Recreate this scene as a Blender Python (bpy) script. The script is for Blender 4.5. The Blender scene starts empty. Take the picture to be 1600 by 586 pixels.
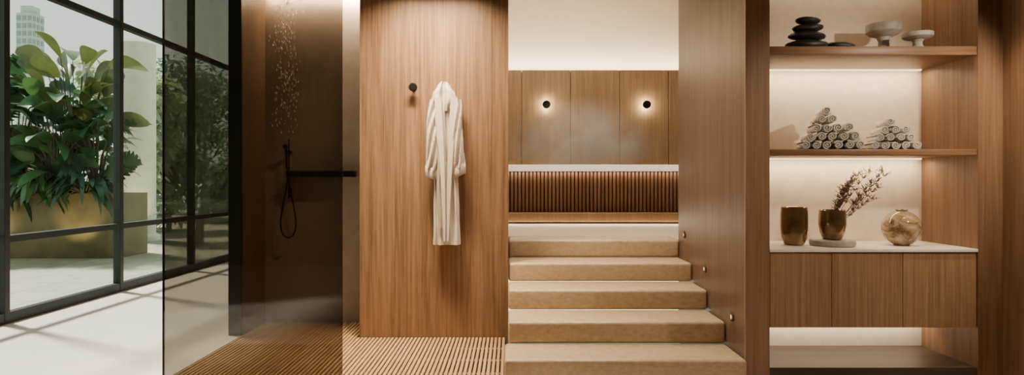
import bpy, bmesh, math, random
from mathutils import Vector, Matrix, noise
random.seed(4)
sc = bpy.context.scene
col = sc.collection
PI = math.pi

# ------------------------------------------------------------------ materials
def newmat(name):
    m = bpy.data.materials.new(name); m.use_nodes = True
    nt = m.node_tree
    return m, nt, nt.nodes['Principled BSDF']

def plain(name, c, rough=0.5, metal=0.0, bump=0.0, bscale=60, spec=0.5, var=0.0):
    m, nt, b = newmat(name)
    b.inputs['Base Color'].default_value = (*c, 1); b.inputs['Roughness'].default_value = rough
    b.inputs['Metallic'].default_value = metal
    b.inputs['Specular IOR Level'].default_value = spec
    if bump or var:
        tc = nt.nodes.new('ShaderNodeTexCoord'); n = nt.nodes.new('ShaderNodeTexNoise')
        n.inputs['Scale'].default_value = bscale; n.inputs['Detail'].default_value = 5
        nt.links.new(tc.outputs['Object'], n.inputs['Vector'])
        if bump:
            bp = nt.nodes.new('ShaderNodeBump'); bp.inputs['Strength'].default_value = bump
            bp.inputs['Distance'].default_value = 0.01
            nt.links.new(n.outputs['Fac'], bp.inputs['Height']); nt.links.new(bp.outputs['Normal'], b.inputs['Normal'])
        if var:
            r = nt.nodes.new('ShaderNodeValToRGB')
            r.color_ramp.elements[0].position = .3; r.color_ramp.elements[1].position = .7
            r.color_ramp.elements[0].color = (*[x*(1-var) for x in c], 1)
            r.color_ramp.elements[1].color = (*[min(1, x*(1+var)) for x in c], 1)
            nt.links.new(n.outputs['Fac'], r.inputs['Fac']); nt.links.new(r.outputs['Color'], b.inputs['Base Color'])
    return m

def leafmat(name, c, var=.4, rough=.30, trans=.22):
    m = plain(name, c, rough, var=var, bscale=4)
    nt = m.node_tree; b = nt.nodes['Principled BSDF']
    out = [n for n in nt.nodes if n.type == 'OUTPUT_MATERIAL'][0]
    t = nt.nodes.new('ShaderNodeBsdfTranslucent'); t.inputs['Color'].default_value = (min(1, c[0]*2.0), min(1, c[1]*1.7), c[2]*1.2, 1)
    mx = nt.nodes.new('ShaderNodeMixShader'); mx.inputs[0].default_value = trans
    nt.links.new(b.outputs[0], mx.inputs[1]); nt.links.new(t.outputs[0], mx.inputs[2]); nt.links.new(mx.outputs[0], out.inputs[0])
    return m

def wood(name, dark, light, axis='z', fine=58, rough=0.42, spec=0.35, coarse=.22, lo=.34, hi=.65):
    m, nt, b = newmat(name)
    N = nt.nodes.new; L = nt.links.new
    tc = N('ShaderNodeTexCoord')
    def grain(sc_, long_, detail, dist):
        mp = N('ShaderNodeMapping')
        s = [sc_, sc_, sc_]; s['xyz'.index(axis)] = long_
        mp.inputs['Scale'].default_value = s
        n = N('ShaderNodeTexNoise'); n.inputs['Scale'].default_value = 1
        n.inputs['Detail'].default_value = detail; n.inputs['Roughness'].default_value = .70
        n.inputs['Distortion'].default_value = dist
        L(tc.outputs['Object'], mp.inputs['Vector']); L(mp.outputs['Vector'], n.inputs['Vector'])
        return n
    a = grain(fine, 1.3, 9, .3); c = grain(7, 0.35, 3, .8)
    mx = N('ShaderNodeMix'); mx.data_type = 'FLOAT'; mx.inputs[0].default_value = coarse
    L(a.outputs['Fac'], mx.inputs[2]); L(c.outputs['Fac'], mx.inputs[3])
    r = N('ShaderNodeValToRGB')
    r.color_ramp.elements[0].position = lo; r.color_ramp.elements[0].color = (*dark, 1)
    r.color_ramp.elements[1].position = hi; r.color_ramp.elements[1].color = (*light, 1)
    L(mx.outputs[0], r.inputs['Fac']); L(r.outputs['Color'], b.inputs['Base Color'])
    bp = N('ShaderNodeBump'); bp.inputs['Strength'].default_value = .16; bp.inputs['Distance'].default_value = .005
    L(a.outputs['Fac'], bp.inputs['Height']); L(bp.outputs['Normal'], b.inputs['Normal'])
    b.inputs['Roughness'].default_value = rough; b.inputs['Specular IOR Level'].default_value = spec
    return m

def stone(name, c1, c2, scale=6, rough=.6, stretch=(1, 1, 1), bump=.15, brick=None, lo=.35, hi=.65, dist=0):
    m, nt, b = newmat(name)
    N = nt.nodes.new; L = nt.links.new
    tc = N('ShaderNodeTexCoord'); mp = N('ShaderNodeMapping'); mp.inputs['Scale'].default_value = stretch
    n = N('ShaderNodeTexNoise'); n.inputs['Scale'].default_value = scale; n.inputs['Detail'].default_value = 9
    n.inputs['Roughness'].default_value = .7; n.inputs['Distortion'].default_value = dist
    L(tc.outputs['Object'], mp.inputs['Vector']); L(mp.outputs['Vector'], n.inputs['Vector'])
    r = N('ShaderNodeValToRGB')
    r.color_ramp.elements[0].position = lo; r.color_ramp.elements[0].color = (*c1, 1)
    r.color_ramp.elements[1].position = hi; r.color_ramp.elements[1].color = (*c2, 1)
    L(n.outputs['Fac'], r.inputs['Fac'])
    outc = r.outputs['Color']
    if brick:
        bk = N('ShaderNodeTexBrick'); bk.inputs['Scale'].default_value = 1; bk.offset = 0
        bk.inputs['Brick Width'].default_value = brick; bk.inputs['Row Height'].default_value = brick
        bk.inputs['Mortar Size'].default_value = .008
        L(tc.outputs['Object'], bk.inputs['Vector']); L(outc, bk.inputs['Color1'])
        hs = N('ShaderNodeHueSaturation'); hs.inputs['Value'].default_value = .82; L(outc, hs.inputs['Color'])
        L(hs.outputs['Color'], bk.inputs['Color2']); bk.inputs['Mortar'].default_value = (*[x*.4 for x in c1], 1)
        outc = bk.outputs['Color']
    L(outc, b.inputs['Base Color'])
    if bump:
        bp = N('ShaderNodeBump'); bp.inputs['Strength'].default_value = bump; bp.inputs['Distance'].default_value = .01
        L(n.outputs['Fac'], bp.inputs['Height']); L(bp.outputs['Normal'], b.inputs['Normal'])
    b.inputs['Roughness'].default_value = rough
    return m

def emit(name, c, s):
    m, nt, b = newmat(name)
    b.inputs['Base Color'].default_value = (*c, 1)
    b.inputs['Emission Color'].default_value = (*c, 1); b.inputs['Emission Strength'].default_value = s
    return m

def glass(name, tint, gloss=.06):
    m, nt, b = newmat(name)
    nt.nodes.remove(b); N = nt.nodes.new; L = nt.links.new
    out = [n for n in nt.nodes if n.type == 'OUTPUT_MATERIAL'][0]
    t = N('ShaderNodeBsdfTransparent'); t.inputs['Color'].default_value = (*tint, 1)
    g = N('ShaderNodeBsdfGlossy'); g.inputs['Roughness'].default_value = .02
    f = N('ShaderNodeLayerWeight'); f.inputs['Blend'].default_value = .12
    mu = N('ShaderNodeMath'); mu.operation = 'MULTIPLY_ADD'; mu.inputs[1].default_value = .4; mu.inputs[2].default_value = gloss*.4
    mx = N('ShaderNodeMixShader')
    L(f.outputs['Fresnel'], mu.inputs[0]); L(mu.outputs[0], mx.inputs[0])
    L(t.outputs[0], mx.inputs[1]); L(g.outputs[0], mx.inputs[2]); L(mx.outputs[0], out.inputs[0])
    return m

M = {}
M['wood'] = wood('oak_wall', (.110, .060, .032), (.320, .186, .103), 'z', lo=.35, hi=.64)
M['wood_dim'] = wood('oak_wall_dim', (.095, .060, .040), (.18, .118, .08), 'z')  # oak darkened in colour to offset room light on the shower's side wall
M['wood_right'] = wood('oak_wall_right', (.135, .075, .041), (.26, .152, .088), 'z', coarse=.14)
M['wood_post_lit'] = wood('oak_post_lit', (.20, .122, .072), (.34, .217, .133), 'z', coarse=.14)  # oak lightened to make up for the weak light on the post
M['wood_stair_cool'] = wood('oak_stair_wall_cool', (.092, .057, .040), (.21, .136, .096), 'z', rough=.36)  # oak greyed, cold window light on this wall put into the colour
M['wood_pale'] = wood('oak_panel', (.25, .155, .085), (.42, .275, .16), 'z', 50)
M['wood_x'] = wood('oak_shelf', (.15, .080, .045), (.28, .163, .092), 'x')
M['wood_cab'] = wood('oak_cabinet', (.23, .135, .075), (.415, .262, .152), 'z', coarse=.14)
M['teak'] = wood('teak_slats', (.32, .19, .095), (.51, .335, .185), 'y')
M['tambour'] = wood('tambour', (.20, .108, .058), (.35, .20, .115), 'z', 25)
M['dark_floor'] = wood('dark_floor', (.045, .033, .025), (.095, .07, .055), 'x', 18)
M['stone_step'] = stone('travertine', (.40, .292, .182), (.54, .418, .280), 22, .36, (1, 1, 1.8), bump=.06)
M['stone_land_lit'] = stone('landing_stone_lit', (.56, .46, .345), (.66, .56, .44), 18, .45, bump=.04)  # step stone made paler, the landing's glow put into the colour
M['stone_floor'] = stone('pale_floor', (.82, .695, .63), (.87, .76, .695), 3, .35, bump=.03)
M['stone_shower'] = stone('shower_stone', (.25, .203, .163), (.31, .255, .208), 7, .5)
M['cream'] = plain('cream_plaster', (.80, .72, .60), .8, bump=.03, bscale=30)
M['niche'] = stone('niche_back', (.66, .575, .47), (.76, .675, .565), 9, .7, bump=.12)
M['soffit'] = plain('soffit', (.22, .16, .11), .8)
M['white_top'] = plain('white_top', (.85, .80, .73), .35, bump=.02, var=.04, bscale=8)
M['rim'] = plain('rim_stone', (.88, .84, .78), .4, var=.03, bscale=8)
M['rim_glow'] = emit('rim_glow', (1.0, .88, .74), .75)
M['black'] = plain('black_metal', (.012, .013, .013), .4, .6)
M['bronze'] = plain('bronze_ring', (.16, .10, .06), .35, .9)
M['frame'] = plain('frame_metal', (.014, .018, .018), .45, .3)
M['dark_tray'] = plain('drain_tray', (.045, .034, .025), .6)
M['win_glass'] = glass('window_glass', (.90, .955, .92), .05)
M['smoke'] = glass('smoked_glass', (.45, .43, .405), .13)
M['robe'] = plain('robe_cotton', (.63, .56, .48), .9, bump=.5, bscale=220, var=.08)
M['robe_trim'] = plain('robe_trim', (.38, .32, .265), .9, bump=.4, bscale=200)
M['towel'] = plain('towel_cotton', (.78, .75, .71), .95, bump=.8, bscale=220, var=.08)
M['pebble'] = stone('black_pebble', (.010, .010, .010), (.035, .032, .030), 14, .5)
M['plaster_white'] = stone('grey_ceramic', (.32, .30, .28), (.46, .43, .40), 18, .6)
M['tray_stone'] = stone('tray_stone', (.36, .32, .28), (.52, .47, .42), 20, .6)
M['brown_glaze'] = plain('smoky_bronze', (.26, .175, .095), .08, .7, var=.4, bscale=9)
M['marble'] = stone('swirl_marble', (.15, .086, .042), (.56, .42, .27), 6.5, .08, (1, 1, 1.6), bump=0, lo=.40, hi=.60, dist=1.0)
M['twig'] = plain('dried_twig', (.10, .060, .040), .9)
M['flower'] = plain('dried_flower', (.165, .098, .068), .9, var=.4, bscale=30)
M['planter'] = plain('planter_brass', (.125, .095, .042), .5, .3, var=.3, bscale=3)
M['soil'] = plain('soil', (.04, .03, .02), .9)
M['terrace'] = stone('terrace_stone', (.26, .25, .165), (.36, .34, .24), 7, .6, brick=.6)
M['column'] = stone('pale_column', (.56, .53, .43), (.66, .63, .52), 4, .7, bump=.03)
M['ground'] = stone('far_ground', (.30, .36, .27), (.40, .45, .35), .3, .9)
M['leaf_dark'] = leafmat('leaf_dark', (.018, .066, .029), .55)
M['leaf_mid'] = leafmat('leaf_mid', (.045, .120, .042), .5)
M['leaf_olive'] = leafmat('leaf_olive', (.088, .118, .044), .5, .3, .15)
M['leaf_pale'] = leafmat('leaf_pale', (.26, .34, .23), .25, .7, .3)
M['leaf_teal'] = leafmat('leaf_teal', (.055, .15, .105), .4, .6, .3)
M['stem'] = plain('stem', (.06, .06, .035), .7)
M['bark'] = plain('bark', (.12, .09, .07), .9, bump=.4)
M['tower'] = plain('tower_concrete', (.42, .45, .44), .8)
M['tower_glass'] = plain('tower_glass', (.22, .27, .28), .3)
M['led'] = emit('led_warm', (1.0, .78, .52), 2.6)
M['led_small'] = emit('led_spot', (1.0, .84, .62), 9)
M['led_step'] = emit('led_step', (1.0, .82, .60), 2.2)
M['water'] = plain('water', (.10, .16, .17), .05)
M['drop'] = plain('water_drop', (.85, .83, .79), .1); M['drop'].node_tree.nodes['Principled BSDF'].inputs['Alpha'].default_value = .6

# ------------------------------------------------------------------ mesh builder
class MB:
    def __init__(s): s.bm = bmesh.new()
    def box(s, x0, x1, y0, y1, z0, z1, bev=0, seg=2):
        r = bmesh.ops.create_cube(s.bm, size=1)
        vs = r['verts']
        for v in vs:
            v.co = Vector(((x0+x1)/2+v.co.x*(x1-x0), (y0+y1)/2+v.co.y*(y1-y0), (z0+z1)/2+v.co.z*(z1-z0)))
        if bev:
            es = list({e for v in vs for e in v.link_edges})
            bmesh.ops.bevel(s.bm, geom=es, offset=bev, segments=seg, affect='EDGES', profile=.5)
        return s
    def ring(s, pts): return [s.bm.verts.new(p) for p in pts]
    def loft(s, rings, closed=True, cap0=True, cap1=True):
        rs = [s.ring(r) for r in rings]
        for a, b in zip(rs, rs[1:]):
            n = len(a)
            for i in range(n if closed else n-1):
                j = (i+1) % n
                try: s.bm.faces.new((a[i], a[j], b[j], b[i]))
                except ValueError: pass
        if closed:
            if cap0: s.bm.faces.new(list(reversed(rs[0])))
            if cap1: s.bm.faces.new(rs[-1])
        return rs
    def tube(s, pts, rad, seg=8):
        pts = [Vector(p) for p in pts]
        if not isinstance(rad, (list, tuple)): rad = [rad]*len(pts)
        rings = []; prev = None
        for i, p in enumerate(pts):
            t = (pts[min(i+1, len(pts)-1)]-pts[max(i-1, 0)]).normalized()
            ref = prev if prev else (Vector((0, 0, 1)) if abs(t.z) < .9 else Vector((1, 0, 0)))
            u = ref - t*ref.dot(t); u.normalize(); v = t.cross(u); prev = u
            rings.append([p+(u*math.cos(2*PI*k/seg)+v*math.sin(2*PI*k/seg))*rad[i] for k in range(seg)])
        s.loft(rings); return s
    def lathe(s, c, prof, seg=40, axis='z'):
        c = Vector(c); rings = []
        for r, h in prof:
            r = max(r, .0006)
            pts = []
            for k in range(seg):
                a = 2*PI*k/seg
                if axis == 'z': pts.append(c+Vector((r*math.cos(a), r*math.sin(a), h)))
                elif axis == 'y': pts.append(c+Vector((r*math.cos(a), -h, r*math.sin(a))))
                else: pts.append(c+Vector((-h, -r*math.cos(a), r*math.sin(a))))
            rings.append(pts)
        s.loft(rings); return s
    def pebble(s, c, rx, ry, rz, seed=0, tilt=0):
        r = bmesh.ops.create_icosphere(s.bm, subdivisions=3, radius=1)
        R = Matrix.Rotation(tilt, 3, 'Y')
        for v in r['verts']:
            n = noise.noise(v.co*1.3+Vector((seed*7.3, seed, 2)))
            p = v.co*(1+.14*n)
            e = Vector((p.x*rx, p.y*ry, math.copysign(abs(p.z)**.85, p.z)*rz))
            v.co = Vector(c)+R @ e
        return s
    def build(s, name, mat, parent=None, loc=None, smooth=True, ang=35):
        bmesh.ops.recalc_face_normals(s.bm, faces=s.bm.faces)
        if loc is None:
            if parent is not None: loc = Vector(parent['_o'])
            else:
                xs = [v.co for v in s.bm.verts]
                mn = Vector((min(p.x for p in xs), min(p.y for p in xs), min(p.z for p in xs)))
                mxv = Vector((max(p.x for p in xs), max(p.y for p in xs), max(p.z for p in xs)))
                loc = Vector(((mn.x+mxv.x)/2, (mn.y+mxv.y)/2, mn.z))
        loc = Vector(loc)
        for v in s.bm.verts: v.co -= loc
        if smooth:
            for f in s.bm.faces: f.smooth = True
            for e in s.bm.edges:
                if len(e.link_faces) == 2 and e.calc_face_angle(0) > math.radians(ang): e.smooth = False
        me = bpy.data.meshes.new(name); s.bm.to_mesh(me); s.bm.free()
        me.materials.append(M[mat] if isinstance(mat, str) else mat)
        o = bpy.data.objects.new(name, me); col.objects.link(o)
        if parent is not None: o.parent = parent
        else: o.location = loc
        o['_o'] = list(loc)
        return o

def tag(o, label, cat, group=None, kind=None):
    o['label'] = label; o['category'] = cat
    if group: o['group'] = group
    if kind: o['kind'] = kind
    return o
def thing(name, loc, label, cat, group=None):
    o = bpy.data.objects.new(name, None); col.objects.link(o); o.location = loc; o['_o'] = list(loc)
    o.empty_display_size = .1
    return tag(o, label, cat, group)
def struct(name, mb, mat, label=None, smooth=False):
    o = mb.build(name, mat, smooth=smooth); o['kind'] = 'structure'
    if label: o['label'] = label
    return o
def copy_tree(o, parent=None):
    c = o.copy(); col.objects.link(c)
    if parent is not None: c.parent = parent
    for ch in [x for x in bpy.data.objects if x.parent == o]: copy_tree(ch, c)
    return c

# ------------------------------------------------------------------ setting
XL = -4.45
CEIL = 4.3
fl = MB()
fl.box(XL, -2.18, -1.6, 10.1, -.15, 0)
fl.box(-2.18, 3.06, -1.6, 2.7, -.15, 0)
fl.box(-.03, 3.06, 2.7, 3.78, -.15, 0)
struct('floor', fl, 'stone_floor')
tr = MB(); tr.box(-2.18, -.03, 2.7, 5.4, -.15, -.05)
struct('floor_tray', tr, 'dark_tray')
nb = MB(); nb.box(1.61, 2.905, 3.79, 4.3, -.15, .087)
struct('floor_niche', nb, 'dark_floor')
struct('ceiling', MB().box(XL-.1, 3.2, -1.6, 10.1, CEIL, CEIL+.1), 'cream')
struct('ceiling_soffit', MB().box(-2.28, 3.06, -1.6, 5.29, 2.9, 3.0).box(-2.18, -.02, 5.29, 5.4, 2.9, 3.0), 'soffit')
struct('wall_rear', MB().box(XL-.1, 3.2, -1.7, -1.6, -.15, CEIL+.1), 'wood')
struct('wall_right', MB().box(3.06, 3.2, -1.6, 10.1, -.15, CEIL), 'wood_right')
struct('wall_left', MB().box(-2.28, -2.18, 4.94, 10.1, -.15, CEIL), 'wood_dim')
struct('wall_left_end', MB().box(-2.285, -2.18, 4.92, 4.94, -.15, CEIL), 'frame')  # thin dark face that shades the wall end by colour
struct('wall_end', MB().box(XL, -2.28, 10.0, 10.1, -.15, CEIL), 'cream')
struct('wall_shower', MB().box(-2.18, -.14, 5.4, 5.5, -.15, CEIL), 'stone_shower')
struct('wall_partition', MB().box(-1.21, -.02, 4.87, 4.99, -.15, 2.9).box(-.14, -.02, 4.99, 5.5, -.15, CEIL), 'wood')
struct('wall_stair', MB().box(1.46, 1.61, 3.80, 5.29, -.15, 2.9), 'wood_stair_cool')
struct('wall_stair_end', MB().box(1.46, 1.61, 3.78, 3.80, -.15, 2.9), 'wood_post_lit')  # end face of the stair wall, carries the lightened oak
struct('wall_niche', MB().box(1.61, 3.06, 4.3, 4.4, -.15, 2.9), 'niche')
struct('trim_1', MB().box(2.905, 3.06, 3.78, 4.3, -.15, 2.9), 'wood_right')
# tub room
pw = MB()
x = .154-.693*4
while x < 3.05:
    pw.box(max(x+.004, -2.18), min(x+.689, 3.06), 8.6, 8.66, .6, 2.82, .003, 1); x += .693
pw.box(-2.18, 3.06, 8.64, 8.70, .6, 2.80)
struct('wall_back', pw, 'wood_pale')
struct('wall_cream', MB().box(-2.18, 3.06, 8.98, 9.08, .6, CEIL), 'cream')
struct('floor_landing', MB().box(-2.18, 3.06, 5.64, 9.0, .5, .74).box(-2.18, -.02, 5.5, 5.64, .5, .74).box(1.46, 3.06, 5.29, 5.64, .5, .74), 'stone_land_lit')

# windows
ybay = [2.19, 3.76, 5.33, 6.90, 8.47, 10.0]
for i in range(len(ybay)-1):
    a, b = ybay[i], ybay[i+1]
    f = MB(); x0, x1 = XL-.045, XL+.04
    f.box(x0, x1, a-.03, a+.03, 0, CEIL, .004, 1)
    for z0, z1 in ((0, .095), (.71, .77), (3.0, 3.06), (4.22, CEIL)):
        f.box(x0+.004, x1-.004, a+.03, b-.03, z0, z1)
    w = f.build('window_%d' % (i+1), 'frame', smooth=False); w['kind'] = 'structure'
    for z0, z1 in ((.095, .71), (.77, 3.0), (3.06, 4.22)):
        o = MB().box(XL-.006, XL+.002, a+.03, b-.03, z0, z1).build('glass_pane', 'win_glass', None, smooth=False)
        o.parent = w; o.location = Vector(o.location)-Vector(w.location)
struct('wall_window', MB().box(XL-.1, XL, -1.6, 2.16, -.15, CEIL), 'cream')

# ------------------------------------------------------------------ stairs
H = .148
fr = [3.74, 4.12, 4.50, 4.88, 5.26]
st = thing('staircase', (.72, 3.74, 0), 'beige travertine staircase of five wide steps rising to the tub', 'staircase')
for k, y in enumerate(fr):
    y1 = fr[k+1]+.02 if k < 4 else 5.64
    MB().box(-.018 if k else -.04, 1.458, y, y1, max(0, k*H), (k+1)*H, .022, 5).build('step', 'stone_step', st)
# ------------------------------------------------------------------ hot tub
tb = thing('hot_tub', (.7, 7.23, .74), 'raised hot tub with slatted wood front and white stone rim', 'hot tub')
MB().box(-1.2, 2.9, 7.23, 8.56, .765, .87, .006).box(-1.2, 2.9, 7.30, 8.5, .74, .77).build('plinth', 'wood_pale', tb)
sl = MB(); x = -1.15
while x < 2.85:
    sl.box(x, x+.032, 7.38, 7.42, .872, 1.366, .006, 2); x += .046
sl.build('slatted_front', 'tambour', tb)
MB().box(-1.17, 2.87, 7.42, 7.47, .87, 1.366).build('backing_panel', 'dark_tray', tb)
MB().box(-1.2, 2.9, 7.35, 7.60, 1.366, 1.45, .006).box(-1.2, 2.9, 8.35, 8.58, 1.366, 1.45, .006).box(-1.2, -1.0, 7.60, 8.35, 1.366, 1.45).box(2.7, 2.9, 7.60, 8.35, 1.366, 1.45).build('rim', 'rim', tb)
MB().box(-1.2, 2.9, 7.336, 7.35, 1.372, 1.446, .004).build('rim_front_glow', 'rim_glow', tb)  # stone front of the rim made to glow so it looks lit
MB().box(-1.0, 2.7, 7.60, 8.35, 1.2, 1.38).build('water', 'water', tb)
# steam
m = bpy.data.materials.new('steam'); m.use_nodes = True; nt = m.node_tree; nt.nodes.clear()
N = nt.nodes.new; L = nt.links.new
out = N('ShaderNodeOutputMaterial'); vs = N('ShaderNodeVolumeScatter'); vs.inputs['Color'].default_value = (1, .96, .9, 1)
tc = N('ShaderNodeTexCoord'); n1 = N('ShaderNodeTexNoise'); n1.inputs['Scale'].default_value = 2.4; n1.inputs['Detail'].default_value = 4; n1.inputs['Distortion'].default_value = .8
gr = N('ShaderNodeTexGradient'); gr.gradient_type = 'SPHERICAL'
mp = N('ShaderNodeMapping'); mp.vector_type = 'TEXTURE'; mp.inputs['Location'].default_value = (0, 0, .24); mp.inputs['Scale'].default_value = (1.1, 1.1, .68)
r1 = N('ShaderNodeMapRange'); r1.inputs[1].default_value = .36; r1.inputs[2].default_value = .70; r1.inputs[4].default_value = 4.6
mu = N('ShaderNodeMath'); mu.operation = 'MULTIPLY'
L(tc.outputs['Object'], n1.inputs['Vector']); L(tc.outputs['Object'], mp.inputs['Vector']); L(mp.outputs[0], gr.inputs['Vector'])
L(n1.outputs['Fac'], r1.inputs[0]); L(r1.outputs[0], mu.inputs[0]); L(gr.outputs['Fac'], mu.inputs[1]); L(mu.outputs[0], vs.inputs['Density']); L(vs.outputs[0], out.inputs['Volume'])
M['steam'] = m
o = MB().lathe((0, 0, 0), [(0, .0), (.6, .004), (1.0, .10), (1.1, .3), (.9, .60), (.5, .85), (0, .92)], 32).build('steam', 'steam', None, loc=(0, 0, 0))
o.location = (.95, 8.0, 1.46); o.scale = (1, .45, 1)
tag(o, 'faint cloud of white steam rising over the hot tub', 'steam', kind='stuff')
# ------------------------------------------------------------------ sconces
def sconce(x, z, lab):
    t = thing('wall_sconce', (x, 8.6, z), lab, 'wall light', 'round sconces on the panelled wall')
    MB().lathe((x, 8.6, z), [(0, 0), (.03, 0), (.03, .012), (.014, .014), (.014, .095)], 24, 'y').build('stem', 'black', t)
    MB().lathe((x, 8.6, z), [(0, .095), (.050, .095), (.056, .101), (.056, .123), (.05, .129), (0, .129)], 32, 'y').build('disc', 'black', t)
    MB().lathe((x, 8.6, z), [(.03, .089), (.047, .089), (.047, .095), (.03, .095)], 32, 'y').build('light_ring', 'led_small', t)
sconce(.50, 2.32, 'round black disc sconce glowing on the panelled wall, the left one')
sconce(1.90, 2.32, 'round black disc sconce glowing on the panelled wall, nearer the stair wall')
for (y, z, lab) in ((5.10, .80, 'topmost of the small round lights in the stair wall'),
                    (4.56, .592, 'middle one of the small round lights in the stair wall'),
                    (4.0, .357, 'lowest small round light in the stair wall, above the bottom step')):
    t = thing('step_light', (1.46, y, z), lab, 'step light', 'recessed step lights')
    MB().lathe((1.46, y, z), [(.017, 0), (.030, 0), (.030, .008), (.022, .014), (.017, .014), (.017, .004)], 24, 'x').build('bezel', 'bronze', t)
    MB().lathe((1.46, y, z), [(0, .001), (.017, .001), (.016, .008), (0, .010)], 24, 'x').build('lens', 'led_step', t)

# ------------------------------------------------------------------ duckboard
db = thing('duckboard', (-1.1, 4.0, -.05), 'slatted teak duckboard covering the shower floor', 'duckboard')
s_ = MB(); x = -2.172
while x < -.050:
    s_.box(x, x+.0205, 2.72, 5.39 if x+.0205 < -1.215 else 4.865, -.022, 0, .003, 1); x += .0305
s_.build('slats', 'teak', db)
s_ = MB(); y = 2.8
while y < 5.3:
    s_.box(-2.172, -.04 if y < 4.8 else -1.22, y, y+.04, -.05, -.022); y += .30
s_.build('battens', 'teak', db)

# ------------------------------------------------------------------ shower screen
ss = thing('shower_screen', (-1.567, 3.7, 0), 'tall smoked glass shower screen standing on the slatted floor', 'shower screen')
MB().box(-2.11, -1.024, 3.695, 3.705, .016, 2.88).build('glass_pane', 'smoke', ss, smooth=False)
MB().box(-2.115, -1.02, 3.688, 3.712, 0, .016).build('floor_channel', 'black', ss)
MB().box(-2.116, -2.110, 3.692, 3.708, .016, 2.9).build('edge_strip', 'black', ss)

# ------------------------------------------------------------------ shower fittings
sm = thing('shower_shelf', (-1.66, 5.4, 1.275), 'long black shower mixer shelf on the stone wall', 'shower mixer')
MB().box(-1.95, -1.37, 5.27, 5.40, 1.285, 1.340, .006).build('shelf', 'black', sm)
for x in (-1.85, -1.47):
    MB().lathe((x, 5.27, 1.31), [(.022, 0), (.022, .03), (.018, .034), (0, .034)], 24, 'y').build('knob', 'black', sm)
hs = thing('hand_shower', (-1.955, 5.34, 1.1), 'black hand shower with looping hose beside the mixer shelf', 'hand shower')
MB().tube([(-1.955, 5.36, 1.10), (-1.955, 5.36, 1.62)], .006, 12).build('rail', 'black', hs)
MB().box(-1.970, -1.940, 5.31, 5.40, 1.50, 1.52, .004).build('bracket', 'black', hs)
MB().box(-1.965, -1.945, 5.36, 5.40, 1.11, 1.13, .003).build('bracket', 'black', hs)
MB().tube([(-1.955, 5.31, 1.36), (-1.955, 5.30, 1.50), (-1.955, 5.28, 1.56)], [.009, .010, .010], 12).build('handle', 'black', hs)
MB().tube([(-1.955, 5.29, 1.555), (-1.955, 5.268, 1.548)], [.020, .022], 24).build('spray_head', 'black', hs)
pts = []
for i in range(61):
    a = i/60*2*PI
    pts.append((-1.945+.078*math.sin(a)*math.sin(a/2)**.8, 5.315+.02*math.sin(a/2)*math.cos(a/2), 1.36-.605*math.sin(a/2)))
pts[0] = (-1.955, 5.31, 1.37)
MB().tube(pts, .0062, 10).build('hose', 'black', hs)
dr = MB()
for k in range(320):
    x, y, z = random.gauss(-1.93, .06), random.uniform(5.10, 5.30), 1.64+1.2*random.random()**.8
    r_ = random.uniform(.003, .0055)
    dr.tube([(x, y, z-r_*1.8), (x, y, z), (x, y, z+r_*3)], [.0005, r_, .0005], 6)
o = dr.build('falling_water', 'drop'); tag(o, 'sparse water drops falling in the shower above the hand shower', 'water', kind='stuff')

# ------------------------------------------------------------------ pegs and robe
def peg(x, z, lab):
    t = thing('wall_peg', (x, 4.87, z), lab, 'coat peg', 'black wall pegs')
    MB().lathe((x, 4.87, z), [(0, 0), (.022, 0), (.022, .006), (.011, .009), (.011, .045), (0, .045)], 24, 'y').build('stem', 'black', t)
    MB().lathe((x, 4.87, z), [(.008, .043), (.031, .045), (.034, .05), (.034, .062), (.030, .067), (0, .068)], 28, 'y').build('knob', 'black', t)
peg(-.774, 1.994, 'empty round black peg on the wood wall')
peg(-.520, 1.955, 'black peg hidden behind the hood of the hanging robe')

rb = thing('bathrobe', (-.515, 4.80, .757), 'cream hooded bathrobe hanging from a peg on the wood wall', 'bathrobe')
def interp(tab, z):
    for (a, va), (b, vb) in zip(tab, tab[1:]):
        if a <= z <= b:
            u = (z-a)/(b-a); u = u*u*(3-2*u); return va+(vb-va)*u
    return tab[0][1] if z < tab[0][0] else tab[-1][1]
def cloth_rings(zs, wtab, dtab, ctab, fold, seed, ytab=4.80, n=120, groove=0, sq=1.0):
    rings = []
    for z in zs:
        w, d, c = interp(wtab, z), interp(dtab, z), interp(ctab, z)
        r = []
        for k in range(n):
            a = 2*PI*k/n
            f = 1+fold*(math.sin(a*6+seed+1.2*math.sin(z*4+seed))+.5*math.sin(a*11+seed*2+z*3))*.5
            nx = noise.noise(Vector((math.cos(a)*1.5+seed, z*5, math.sin(a)*1.5)))
            ca, sa = math.cos(a), math.sin(a)
            px = c+w*math.copysign(abs(ca)**sq, ca)*(1+.04*nx)
            py = ytab+d*math.copysign(abs(sa)**sq, sa)*f+.016*nx
            if groove:
                dx = abs(px-(c+.012))
                if sa < 0 and dx < .012: py += groove*(1-dx/.012)
            r.append((px, min(py, 4.866), z))
        rings.append(r)
    return rings
zz = [.757+i*(1.90-.757)/56 for i in range(57)]
body = MB()
body.loft(cloth_rings(zz, [(.757, .106), (1.0, .102), (1.25, .096), (1.50, .096), (1.78, .104), (1.86, .090), (1.90, .06)],
                      [(.757, .036), (1.2, .036), (1.5, .044), (1.8, .050), (1.90, .035)],
                      [(.757, -.503), (1.3, -.510), (1.9, -.520)], .85, .7, groove=.032, sq=.75))
body.build('body', 'robe', rb, ang=70)
hem = MB(); hem.loft(cloth_rings([.750, .762, .785, .798], [(.7, .108), (.9, .107)], [(.7, .038), (.9, .038)], [(.7, -.503), (.9, -.503)], .85, .7, sq=.75))
hem.build('hem', 'robe', rb, ang=70)
zz = [1.80+i*(2.035-1.80)/22 for i in range(23)]
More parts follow.
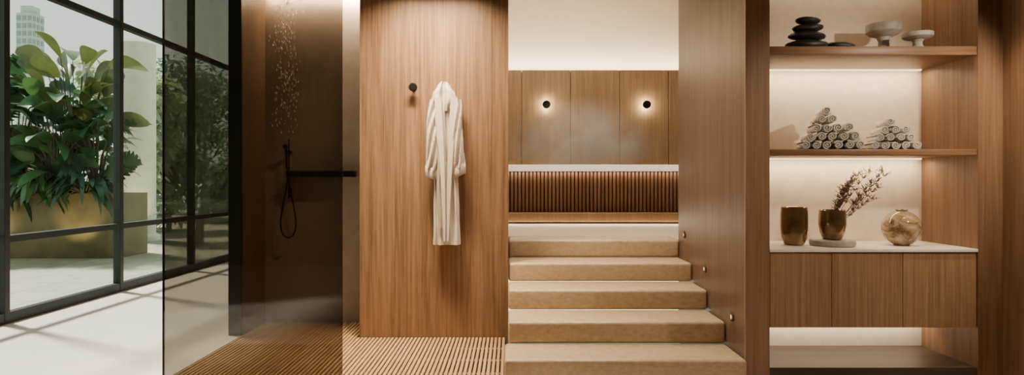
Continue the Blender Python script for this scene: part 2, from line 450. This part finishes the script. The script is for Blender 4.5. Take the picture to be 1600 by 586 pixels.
hd = MB(); hd.loft(cloth_rings(zz, [(1.80, .074), (1.84, .096), (1.89, .104), (1.94, .090), (2.0, .052), (2.025, .034), (2.035, .018)],
                             [(1.80, .04), (1.86, .055), (1.95, .050), (2.035, .018)], [(1.80, -.518), (2.035, -.528)], .8, 2.1, 4.79, groove=.03))
hd.build('hood', 'robe', rb, ang=70)
for sgn in (-1, 1):
    cx = -.516
    rings = []
    nst = 45; zb = 1.335 if sgn < 0 else 1.355
    def sx(u): return cx+sgn*(.080+.028*u**.7+.004*math.sin(u*7+sgn))
    for i in range(nst):
        u = i/(nst-1); z = 1.875-u*(1.875-zb)
        x = sx(u); y = 4.786-.020*math.sin(u*PI)
        rx = .040+.005*u; ry = .044+.006*u
        rings.append([(x+rx*math.cos(2*PI*k/32)*(1+.12*math.sin(k*1.4+u*13)), min(y+ry*math.sin(2*PI*k/32)*(1+.36*math.sin(k*1.2+u*15+sgn)), 4.864), z+.018*math.cos(2*PI*k/32)*sgn) for k in range(32)])
    sv = MB(); sv.loft(rings); so = sv.build('sleeve', 'robe', rb, ang=70)
    cu = MB(); xs = sx(1)
    cu.loft([[(xs+sgn*.001+r*math.cos(2*PI*k/32)*(1+.05*math.sin(k*1.3)), min(4.784+r*1.04*math.sin(2*PI*k/32)*(1+.10*math.sin(k*1.3)), 4.864), z+.018*math.cos(2*PI*k/32)*sgn) for k in range(32)] for (r, z) in ((.043, zb-.064), (.0475, zb-.058), (.0485, zb-.015), (.0475, zb+.016), (.044, zb+.023))])
    cu.build('cuff', 'robe', so, ang=60)
    lp = MB(); L0 = []
    for i in range(25):
        u = i/24; z = 1.90-u*1.12
        x = -.503+sgn*(.052*(1-u)**1.7+.013)
        y = 4.732+.010*u-.010*math.sin(u*PI*.9)+(.004 if sgn > 0 else 0)
        wd = .022*(1-u)+.010
        L0.append([(x-wd, y+.010, z), (x-wd*.8, y-.006, z), (x+wd*.8, y-.006, z), (x+wd, y+.010, z), (x, y+.020, z)])
    lp.loft(L0); lp.build('lapel', 'robe', rb, ang=60)
bl = MB()
bl.loft([[(-.560+.006*math.sin(z*9)-.010, 4.733, z), (-.560+.006*math.sin(z*9)+.010, 4.733, z), (-.560+.006*math.sin(z*9)+.010, 4.743, z), (-.560+.006*math.sin(z*9)-.010, 4.743, z)] for z in [1.38-.036*i for i in range(15)]])
bl.build('belt', 'robe_trim', rb)

# ------------------------------------------------------------------ niche: shelves, cabinet, worktop
def shelf(z0, z1, lab):
    t = thing('shelf', (2.257, 4.04, z0), lab, 'shelf')
    MB().box(1.611, 2.904, 3.785, 4.298, z0, z1, .003).build('board', 'wood_x', t)
    MB().box(1.63, 2.885, 4.268, 4.290, z0-.008, z0).build('led_strip', 'led', t)
shelf(2.035, 2.09, 'upper oak shelf with a light strip beneath, under the black stones')
shelf(1.41, 1.449, 'lower oak shelf with a light strip beneath, under the rolled towels')
wt = MB().box(1.611, 2.904, 3.775, 4.298, .808, .828, .003).build('worktop', 'white_top')
tag(wt, 'thin white stone worktop on the wall hung oak cabinet', 'worktop')
cb = thing('wall_cabinet', (2.257, 4.04, .337), 'wall hung oak cabinet with three plain doors under the white worktop', 'cabinet')
MB().box(1.612, 2.903, 3.815, 4.298, .34, .807).build('body', 'wood_cab', cb)
xs = [1.614, 2.0, 2.443, 2.902]
for a, b in zip(xs, xs[1:]):
    MB().box(a+.0015, b-.0015, 3.787, 3.813, .337, .803, .002, 1).build('door', 'wood_cab', cb)
MB().box(1.63, 2.885, 4.268, 4.290, .332, .34).build('led_strip', 'led', cb)

# stones
stn = [((1.897, 3.91), .132, .085, .034, 2.09, 0, 'widest flat black stone at the bottom of the stack on the upper shelf'),
       ((2.116, 3.90), .088, .065, .027, 2.09, .08, 'low black stone lying beside the stack on the upper shelf'),
       ((1.905, 3.91), .122, .074, .029, 2.155, .03, 'second black stone up in the stack on the upper shelf'),
       ((1.908, 3.91), .100, .064, .026, 2.208, -.04, 'third black stone up in the stack on the upper shelf'),
       ((1.912, 3.91), .074, .050, .027, 2.255, .05, 'small rounded black stone topping the stack on the upper shelf')]
for i, ((x, y), rx, ry, rz, zb, tl, lab) in enumerate(stn):
    o = MB().pebble((x, y, zb+rz*.95), rx, ry, rz, i+1, tl).build('pebble', 'pebble'); tag(o, lab, 'stone', 'black stones on the upper shelf')
def fbowl(x, y, z, r, h, lab):
    p = [(0, 0), (r*.50, 0), (r*.52, h*.05), (r*.42, h*.12), (r*.32, h*.25), (r*.30, h*.45), (r*.40, h*.58), (r*.80, h*.66), (r*.97, h*.75), (r, h*.88), (r*.98, h), (r*.93, h), (r*.88, h*.88), (r*.5, h*.80), (0, h*.78)]
    o = MB().lathe((x, y, z), p).build('footed_bowl', 'plaster_white'); tag(o, lab, 'bowl', 'pale grey footed bowls')
fbowl(2.49, 4.06, 2.09, .108, .205, 'taller pale grey footed bowl on the upper shelf')
fbowl(2.600, 3.885, 2.09, .088, .105, 'shorter pale grey footed bowl in front on the upper shelf')

# towels
def roll_mesh(r, length):
    mb = MB(); n = 72; pitch = r/2.5; th = pitch*.62
    turns = (r-.004)/pitch; o_, i_ = [], []
    for k in range(n+1):
        t = k/n*turns*2*PI; ro = .004+pitch*t/(2*PI)
        o_.append((ro*math.cos(t), ro*math.sin(t))); ri = max(ro-th, .0008)
        i_.append((ri*math.cos(t), ri*math.sin(t)))
    ys = [0, .006, length-.006, length]; sh = [.94, 1, 1, .94]
    rows = []
    for y, s_ in zip(ys, sh):
        rows.append(([mb.bm.verts.new((a*s_, y, b*s_)) for a, b in o_], [mb.bm.verts.new((a*s_, y, b*s_)) for a, b in i_]))
    for (oa, ia), (ob, ib) in zip(rows, rows[1:]):
        for k in range(n):
            mb.bm.faces.new((oa[k], oa[k+1], ob[k+1], ob[k])); mb.bm.faces.new((ia[k+1], ia[k], ib[k], ib[k+1]))
        mb.bm.faces.new((oa[n], ia[n], ib[n], ob[n]))
    for (oo, ii) in (rows[0], rows[-1]):
        for k in range(n): mb.bm.faces.new((oo[k], oo[k+1], ii[k+1], ii[k]))
    return mb
src = None
ordn = ['first from left', 'second from left', 'third from left', 'fourth from left', 'fifth from left', 'sixth from left']
def pile(x0, y, z, r, rows, yaw, pname, grp):
    global src
    rown = ['bottom row', 'second row', 'third row', 'fourth row']
    for row, (off, cnt) in enumerate(rows):
        for k in range(cnt):
            if src is None:
                src = roll_mesh(.036, .26).build('towel_roll', 'towel', loc=(0, 0, 0)); o = src
            else: o = copy_tree(src)
            dx = (off+k)*2.02*r; dy = random.uniform(-.003, .003)
            o.location = (x0+dx*math.cos(yaw)-dy*math.sin(yaw), y+dx*math.sin(yaw)+dy*math.cos(yaw), z+r+row*1.76*r)
            o.scale = (r/.036, 1, r/.036)
            o.rotation_euler = (0, random.uniform(0, 6.28), yaw)
            if cnt == 1: lab = 'rolled white towel alone at the very top of the %s' % pname
            else: lab = 'rolled white towel in the %s of the %s, %s' % (rown[row], pname, ordn[k])
            tag(o, lab, 'towel', grp)
pile(1.895, 3.905, 1.449, .0312, [(0, 6), (.5, 5), (1, 4), (1.5, 2), (2, 1)], -.30, 'taller pyramid', 'rolled towels in the taller pyramid')
pile(2.335, 3.895, 1.449, .0288, [(0, 5), (.5, 4), (1, 3), (1.5, 1)], -.30, 'shorter pyramid', 'rolled towels in the shorter pyramid')

# worktop objects
zt = .828
o = MB().lathe((1.874, 4.02, zt), [(0, 0), (.05, 0), (.062, .008), (.078, .05), (.085, .11), (.085, .20), (.081, .250), (.078, .252), (.075, .25), (.079, .2), (.078, .11), (.06, .03), (0, .02)]).build('bronze_pot', 'brown_glaze')
tag(o, 'tall empty smoky bronze pot at the left of the white worktop', 'pot')
o = MB().lathe((2.105, 3.98, zt), [(0, 0), (.128, 0), (.136, .006), (.138, .02), (.136, .034), (.128, .04), (0, .04)], 56).build('round_tray', 'tray_stone')
tag(o, 'thick round pale stone tray under the bronze vase', 'tray')
vz = zt+.04
o = MB().lathe((2.105, 3.98, vz), [(0, 0), (.045, 0), (.058, .006), (.074, .045), (.083, .10), (.083, .15), (.078, .192), (.075, .194), (.072, .19), (.077, .15), (.077, .1), (.055, .03), (0, .02)]).build('vase', 'brown_glaze')
tag(o, 'smoky bronze tumbler vase holding a dried branch', 'vase')
br = thing('dried_branch', (2.105, 3.98, vz+.02), 'feathery dried flower branch leaning out of the bronze vase', 'dried branch')
stm = MB(); flw = MB()
def spike(p, d, L):
    d = d.normalized(); pts = []
    for i in range(11):
        u = i/10; pts.append(p+d*L*u+Vector((.12*u*u*L, 0, -.03*u*u)))
    stm.tube(pts, [.0026*(1-.7*i/10) for i in range(11)], 6)
    return pts
base = Vector((2.090, 3.98, vz+.03))
for k in range(10):
    d = Vector((0+.075*k, random.uniform(-.18, .18), 1-.03*k))
    L = [.33, .35, .38, .41, .44, .48, .51, .50, .43, .36][k]
    pts = spike(base+Vector((random.uniform(-.015, .015), random.uniform(-.02, .02), 0)), d, L)
    for i in range(5, 11):
        for q in range(6):
            sd = Vector((random.uniform(-.7, 1), random.uniform(-.8, .8), random.uniform(.0, 1))).normalized()
            ln = random.uniform(.024, .050)
            sp = [pts[i], pts[i]+sd*ln*.5, pts[i]+sd*ln+Vector((0, 0, .006))]
            stm.tube(sp, [.0012, .001, .0006], 5)
            for j in range(5):
                c = sp[0].lerp(sp[2], .2+.19*j)+Vector([random.uniform(-.004, .004) for _ in range(3)])
                ax = Vector((random.uniform(-1, 1), random.uniform(-1, 1), random.uniform(.2, 1))).normalized()
                flw.tube([c-ax*.006, c, c+ax*.006], [.0005, .0020, .0005], 5)
stm.build('stem', 'twig', br); flw.build('blossoms', 'flower', br)
R = .116; prof = [(0, 0), (.045, 0), (.047, .008)]
for i in range(2, 15):
    a = -PI/2+PI*i/16; prof.append((R*math.cos(a), .114+R*math.sin(a)))
prof += [(.034, .226), (.036, .234), (.032, .236), (.026, .228), (.03, .2), (0, .19)]
o = MB().lathe((2.564, 3.99, zt), prof, 48).build('round_vase', 'marble')
tag(o, 'round moon shaped vase with brown and cream swirls', 'vase')

# ------------------------------------------------------------------ outside
struct('floor_terrace', MB().box(-20, XL-.05, -4, 30, -.2, -.02), 'terrace')
struct('floor_ground', MB().box(-600, 300, -100, 700, -1.2, -1.0), 'ground')
PY = 10.0
pl = thing('planter_box', (-8.9, PY+.4, -.02), 'long brass coloured planter box on the terrace', 'planter')
px0, px1 = -11.6, -6.45
MB().box(px0, px1, PY, PY+.04, -.02, 1.05, .004).box(px0, px1, PY+.76, PY+.8, -.02, 1.05).box(px0, px0+.04, PY+.04, PY+.76, -.02, 1.05).box(px1-.04, px1, PY+.04, PY+.76, -.02, 1.05).build('box', 'planter', pl)
MB().box(px0+.04, px1-.04, PY+.04, PY+.76, .6, .98).build('soil', 'soil', pl)

def leaf(mb, base, d, L, W, droop=.35, kind='ovate', n=9, roll=0):
    d = Vector(d).normalized(); up = Vector((0, 0, 1))
    side = d.cross(up)
    if side.length < .05: side = Vector((1, 0, 0))
    side.normalize(); side = Matrix.Rotation(roll, 3, d) @ side
    nor = side.cross(d)
    rows = []
    m = n*2 if kind == 'monstera' else n
    for i in range(m+1):
        t = i/m
        if kind == 'ovate': w = math.sin(PI*min(1, t*.93+.05)**.85)**.75
        elif kind == 'fiddle': w = (math.sin(PI*min(1, t*.96+.03))**.6)*(.6+.5*t)
        elif kind == 'monstera': w = math.sin(PI*min(1, t*.88+.14))**.7*(1 if i % 3 != 2 else .5)
        else: w = math.sin(PI*min(1, t*.9+.08))**.8
        if i == m: w = .02
        p = Vector(base)+d*(L*t)+Vector((0, 0, -droop*L*t*t))
        lift = nor*(.12*W*w)
        rows.append([mb.bm.verts.new(p+side*W*.5*w+lift), mb.bm.verts.new(p), mb.bm.verts.new(p-side*W*.5*w+lift)])
    for a, b in zip(rows, rows[1:]):
        for j in range(2): mb.bm.faces.new((a[j], a[j+1], b[j+1], b[j]))

def plant(name, lab, x, y, z, h, nl, L, W, kind, mat, spread=.5, low=.3, grp=None, droop=.35, upr=(-.15, .6), rl=.6):
    t = thing(name, (x, y, z), lab, 'plant', grp)
    lf = MB(); sm_ = MB()
    for k in range(nl):
        a = k*2.4+random.uniform(-.3, .3); u = random.uniform(low, 1)
        top = Vector((x+math.cos(a)*spread*(.25+.6*random.random()), y+math.sin(a)*min(spread, .4)*.6, z+h*u))
        mid = Vector((x, y, z)).lerp(top, .5)+Vector((0, 0, .12*h))
        sm_.tube([(x+math.cos(a)*.03, y+math.sin(a)*.03, z), mid, top], [.014, .010, .006], 6)
        d = Vector((math.cos(a), math.sin(a)*.6-.2, random.uniform(*upr)))
        leaf(lf, top, d, L*random.uniform(.7, 1.2), W*random.uniform(.8, 1.1), droop*random.uniform(.6, 1.6), kind, roll=random.uniform(-rl, rl))
    sm_.build('stem', 'stem', t); lf.build('foliage', mat, t, ang=80)
ZP = .98; YC = PY+.4
plant('fiddle_leaf_plant', 'tall broad leaved plant rising highest above the planter', -7.5, YC+.05, ZP, 2.40, 34, .66, .38, 'fiddle', 'leaf_olive', .75, .48, droop=.25, upr=(.2, 2.0), rl=1.4)
plant('split_leaf_plant', 'dark split leaf plant at the left of the planter', -8.4, YC-.05, ZP, 1.85, 50, .62, .46, 'monstera', 'leaf_dark', .66, .1, droop=.5, upr=(-.1, 1.3), rl=1.2)
plant('paddle_leaf_plant', 'green plant with long paddle leaves in the middle of the planter', -7.7, YC-.1, ZP, 1.8, 46, .72, .26, 'ovate', 'leaf_mid', .66, .1, droop=.45, upr=(-.1, 1.6), rl=1.3)
plant('split_leaf_plant', 'dark split leaf plant at the right end of the planter', -7.05, YC-.05, ZP, 1.75, 44, .56, .38, 'monstera', 'leaf_dark', .46, .12, droop=.5, upr=(-.1, 1.3), rl=1.2)
plant('split_leaf_plant', 'dark split leaf plant half hidden by the window post', -9.0, YC, ZP, 2.35, 54, .66, .48, 'monstera', 'leaf_dark', .68, .1, droop=.5, upr=(-.1, 1.3), rl=1.2)
for i, (x, lab) in enumerate(((-8.5, 'low leafy plant hanging over the left of the planter'), (-7.8, 'low leafy plant hanging over the middle of the planter'), (-7.1, 'low leafy plant hanging over the right end of the planter'))):
    plant('trailing_plant', lab, x, PY+.12, ZP-.02, .40, 76, .30, .12, 'ovate', 'leaf_mid' if i % 2 else 'leaf_dark', .50, .1, droop=.9, rl=1)

co = thing('garden_column', (-7.95, 13.0, -.02), 'thick pale round column outside, right of the planter', 'column')
MB().lathe((-7.95, 13.0, -.02), [(.36, .12), (.32, .16), (.32, 4.2), (0, 4.2)], 48).build('shaft', 'column', co)
MB().lathe((-7.95, 13.0, -.02), [(0, 0), (.40, 0), (.40, .10), (.36, .12), (0, .12)], 48).build('base', 'column', co)

def tree(x, y, z, h, r, N, mat, lab, ls=.28, grp='trees beyond the terrace', sq=1):
    t = thing('garden_tree', (x, y, z), lab, 'tree', grp)
    MB().tube([(x, y, z), (x+.1, y, z+h*.3), (x, y, z+h*.75)], [.10, .08, .03], 10).build('trunk', 'bark', t)
    f = MB(); cl = [(Vector((random.uniform(-1, 1)*r*.6, random.uniform(-1, 1)*r*.6, h*random.uniform(.12 if sq < 1 else .30, .88))), r*random.uniform(.35, .6)) for _ in range(16)]
    for k in range(N):
        c, rr = random.choice(cl)
        v = Vector((random.gauss(0, 1), random.gauss(0, 1), random.gauss(0, 1))).normalized()*rr*random.random()**.4
        p = Vector((x, y, z))+c+v
        leaf(f, p, Vector((random.uniform(-1, 1), random.uniform(-1, 1), random.uniform(-.6, .6))), ls*random.uniform(.7, 1.3), ls*.5, .4, 'ovate', n=3)
    f.build('foliage', mat, t)
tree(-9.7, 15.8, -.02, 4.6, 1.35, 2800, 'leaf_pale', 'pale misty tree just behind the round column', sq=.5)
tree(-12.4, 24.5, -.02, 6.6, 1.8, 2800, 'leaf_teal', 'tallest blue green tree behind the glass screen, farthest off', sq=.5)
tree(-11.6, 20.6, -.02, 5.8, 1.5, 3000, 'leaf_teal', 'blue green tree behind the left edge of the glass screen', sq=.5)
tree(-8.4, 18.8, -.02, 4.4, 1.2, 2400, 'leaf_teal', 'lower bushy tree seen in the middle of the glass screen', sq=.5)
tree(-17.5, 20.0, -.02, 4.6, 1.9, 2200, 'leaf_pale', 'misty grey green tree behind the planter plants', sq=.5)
pm = thing('palm', (-6.3, 12.3, -.02), 'low spiky palm seen through the glass screen', 'palm')
MB().tube([(-6.3, 12.3, -.02), (-6.28, 12.3, .5)], [.09, .07], 10).build('trunk', 'bark', pm)
fm = MB()
for k in range(20):
    a = k*2.4; d = Vector((math.cos(a), math.sin(a), random.uniform(.3, 1.3)))
    d.normalize(); p0 = Vector((-6.28, 12.3, .5))
    for j in range(3, 14):
        t = j/13; p = p0+d*1.1*t+Vector((0, 0, -.5*t*t))
        sdv = d.cross(Vector((0, 0, 1))).normalized()
        for sg in (-1, 1):
            leaf(fm, p, sdv*sg+d*.8, .34*(1.15-t*.6), .03, .4, 'thin', n=3)
fm.build('fronds', 'leaf_teal', pm)
tw = thing('tower', (-158, 200, -1), 'distant slender high rise tower beyond the garden', 'tower')
MB().box(-160.6, -155.4, 197.4, 202.6, -1, 56).box(-159.8, -156.2, 198.2, 201.8, 56, 58.5).build('walls', 'tower', tw)
b_ = MB(); z = 1
while z < 54:
    for xa in (-160.3, -158.5, -156.7):
        b_.box(xa, xa+1.1, 197.25, 197.42, z, z+1.5)
    for ya in (197.8, 199.5, 201.2):
        b_.box(-155.42, -155.25, ya, ya+1.0, z, z+1.5)
    z += 2.5
b_.build('windows', 'tower_glass', tw)

# ------------------------------------------------------------------ lights
def area(name, loc, rot, sx, sy, power, c, spread=PI):
    l = bpy.data.lights.new(name, 'AREA'); l.shape = 'RECTANGLE'; l.size = sx; l.size_y = sy
    l.energy = power; l.color = c; l.spread = spread
    o = bpy.data.objects.new(name, l); col.objects.link(o); o.location = loc; o.rotation_euler = rot
    return o
WARM = (1.0, .76, .49); WARM2 = (1.0, .82, .60)
D = math.radians
area('shower_cove_light', (-1.66, 5.36, 2.88), (0, 0, 0), 1.0, .05, 50, (1, .77, .50))
area('wall_wash_light', (-.62, 4.35, 2.88), (D(18), 0, 0), .6, .08, 44, WARM, D(108))
area('duckboard_light', (-.85, 4.3, 2.88), (0, 0, 0), .5, .3, 22, WARM, D(60))
area('stair_light', (.72, 4.45, 2.88), (0, 0, 0), .8, 1.3, 25, WARM2, D(110))
area('tub_cove_light', (.45, 8.82, 2.84), (PI, 0, 0), 5.0, .08, 75, (1, .80, .54))
area('tub_ceiling_light', (.5, 7.2, 4.25), (0, 0, 0), 2.5, 1.2, 80, WARM2)
area('plinth_light', (.7, 7.215, .79), (D(-40), 0, 0), 3.6, .02, 7, (1, .84, .62))
area('slat_fill_light', (.7, 7.357, 1.362), (0, 0, 0), 3.6, .015, 3.8, WARM)  # unseen strip added to brighten the slatted front
for zz_, e_ in ((2.02, 6.5), (1.395, 5.8), (2.85, 7.5)):
    area('shelf_light', (2.257, 4.21, zz_), (D(8), 0, 0), 1.22, .06, e_, WARM)
area('cabinet_light', (2.257, 4.22, .328), (D(30), 0, 0), 1.25, .04, 4.5, WARM2)
for x in (.5, 1.9):
    for dz in (.042, -.042):
        l = bpy.data.lights.new('sconce_glow', 'POINT'); l.energy = 2.0; l.color = (1, .80, .52); l.shadow_soft_size = .014
        o = bpy.data.objects.new('sconce_glow', l); col.objects.link(o); o.location = (x, 8.53, 2.32+dz)
def spot(name, loc, target, power, ang, c, blend=.6, soft=.04):
    l = bpy.data.lights.new(name, 'SPOT'); l.energy = power; l.spot_size = D(ang); l.spot_blend = blend; l.color = c; l.shadow_soft_size = soft
    o = bpy.data.objects.new(name, l); col.objects.link(o); o.location = loc
    o.rotation_euler = (Vector(target)-Vector(loc)).to_track_quat('-Z', 'Y').to_euler()
spot('niche_spot', (2.95, 2.5, 2.3), (2.2, 4.2, 1.3), 95, 72, WARM2)
spot('right_wall_spot', (2.6, 3.3, 2.85), (3.06, 3.7, .6), 120, 50, WARM, .8)
spot('steam_fill_spot', (.95, 7.7, 4.2), (.95, 8.0, 1.5), 240, 40, (1, .84, .62), .7, .1)  # added lamp that lights up the steam
area('room_light', (.3, 1.6, 2.88), (D(-12), 0, 0), 2.0, 1.2, 18, WARM2)
for x in (-8.6, -7.2):
    spot('planter_spot', (x, PY-.9, .05), (x+.1, PY, .75), 100, 55, (1, .70, .34), .9)
spot('column_spot', (-7.5, 12.0, .1), (-7.95, 13.0, 1.6), 110, 70, (1, .86, .62), .8)
l = bpy.data.lights.new('sun', 'SUN'); l.energy = 14.0; l.angle = D(5); l.color = (1, .91, .80)
o = bpy.data.objects.new('sun', l); col.objects.link(o)
o.rotation_euler = Vector((.50, -.28, -.80)).to_track_quat('-Z', 'Y').to_euler()
p = area('window_portal', (XL-.12, 6.1, 2.15), (0, D(-90), 0), 4.3, 7.9, 1, (1, 1, 1))
p.data.cycles.is_portal = True
w = bpy.data.worlds.new('world'); sc.world = w; w.use_nodes = True
nt = w.node_tree; bg = nt.nodes['Background']
tc = nt.nodes.new('ShaderNodeTexCoord'); sp = nt.nodes.new('ShaderNodeSeparateXYZ'); r = nt.nodes.new('ShaderNodeValToRGB')
nt.links.new(tc.outputs['Generated'], sp.inputs[0]); nt.links.new(sp.outputs['Z'], r.inputs['Fac'])
r.color_ramp.elements[0].position = 0; r.color_ramp.elements[0].color = (.66, .74, .60, 1)
r.color_ramp.elements[1].position = .7; r.color_ramp.elements[1].color = (.62, .74, .75, 1)
e = r.color_ramp.elements.new(.2); e.color = (.80, .86, .76, 1)
nt.links.new(r.outputs['Color'], bg.inputs['Color']); bg.inputs['Strength'].default_value = 1.6

for o in bpy.data.objects:
    if '_o' in o: del o['_o']

# ------------------------------------------------------------------ camera
cd = bpy.data.cameras.new('camera'); cam = bpy.data.objects.new('camera', cd); col.objects.link(cam)
cam.location = (0, 0, 1.25); cam.rotation_euler = (PI/2, 0, 0)
cd.sensor_width = 36; cd.lens = 36*950/1600; cd.shift_x = 2/1600; cd.shift_y = -10/1600; cd.clip_end = 1500
sc.camera = cam
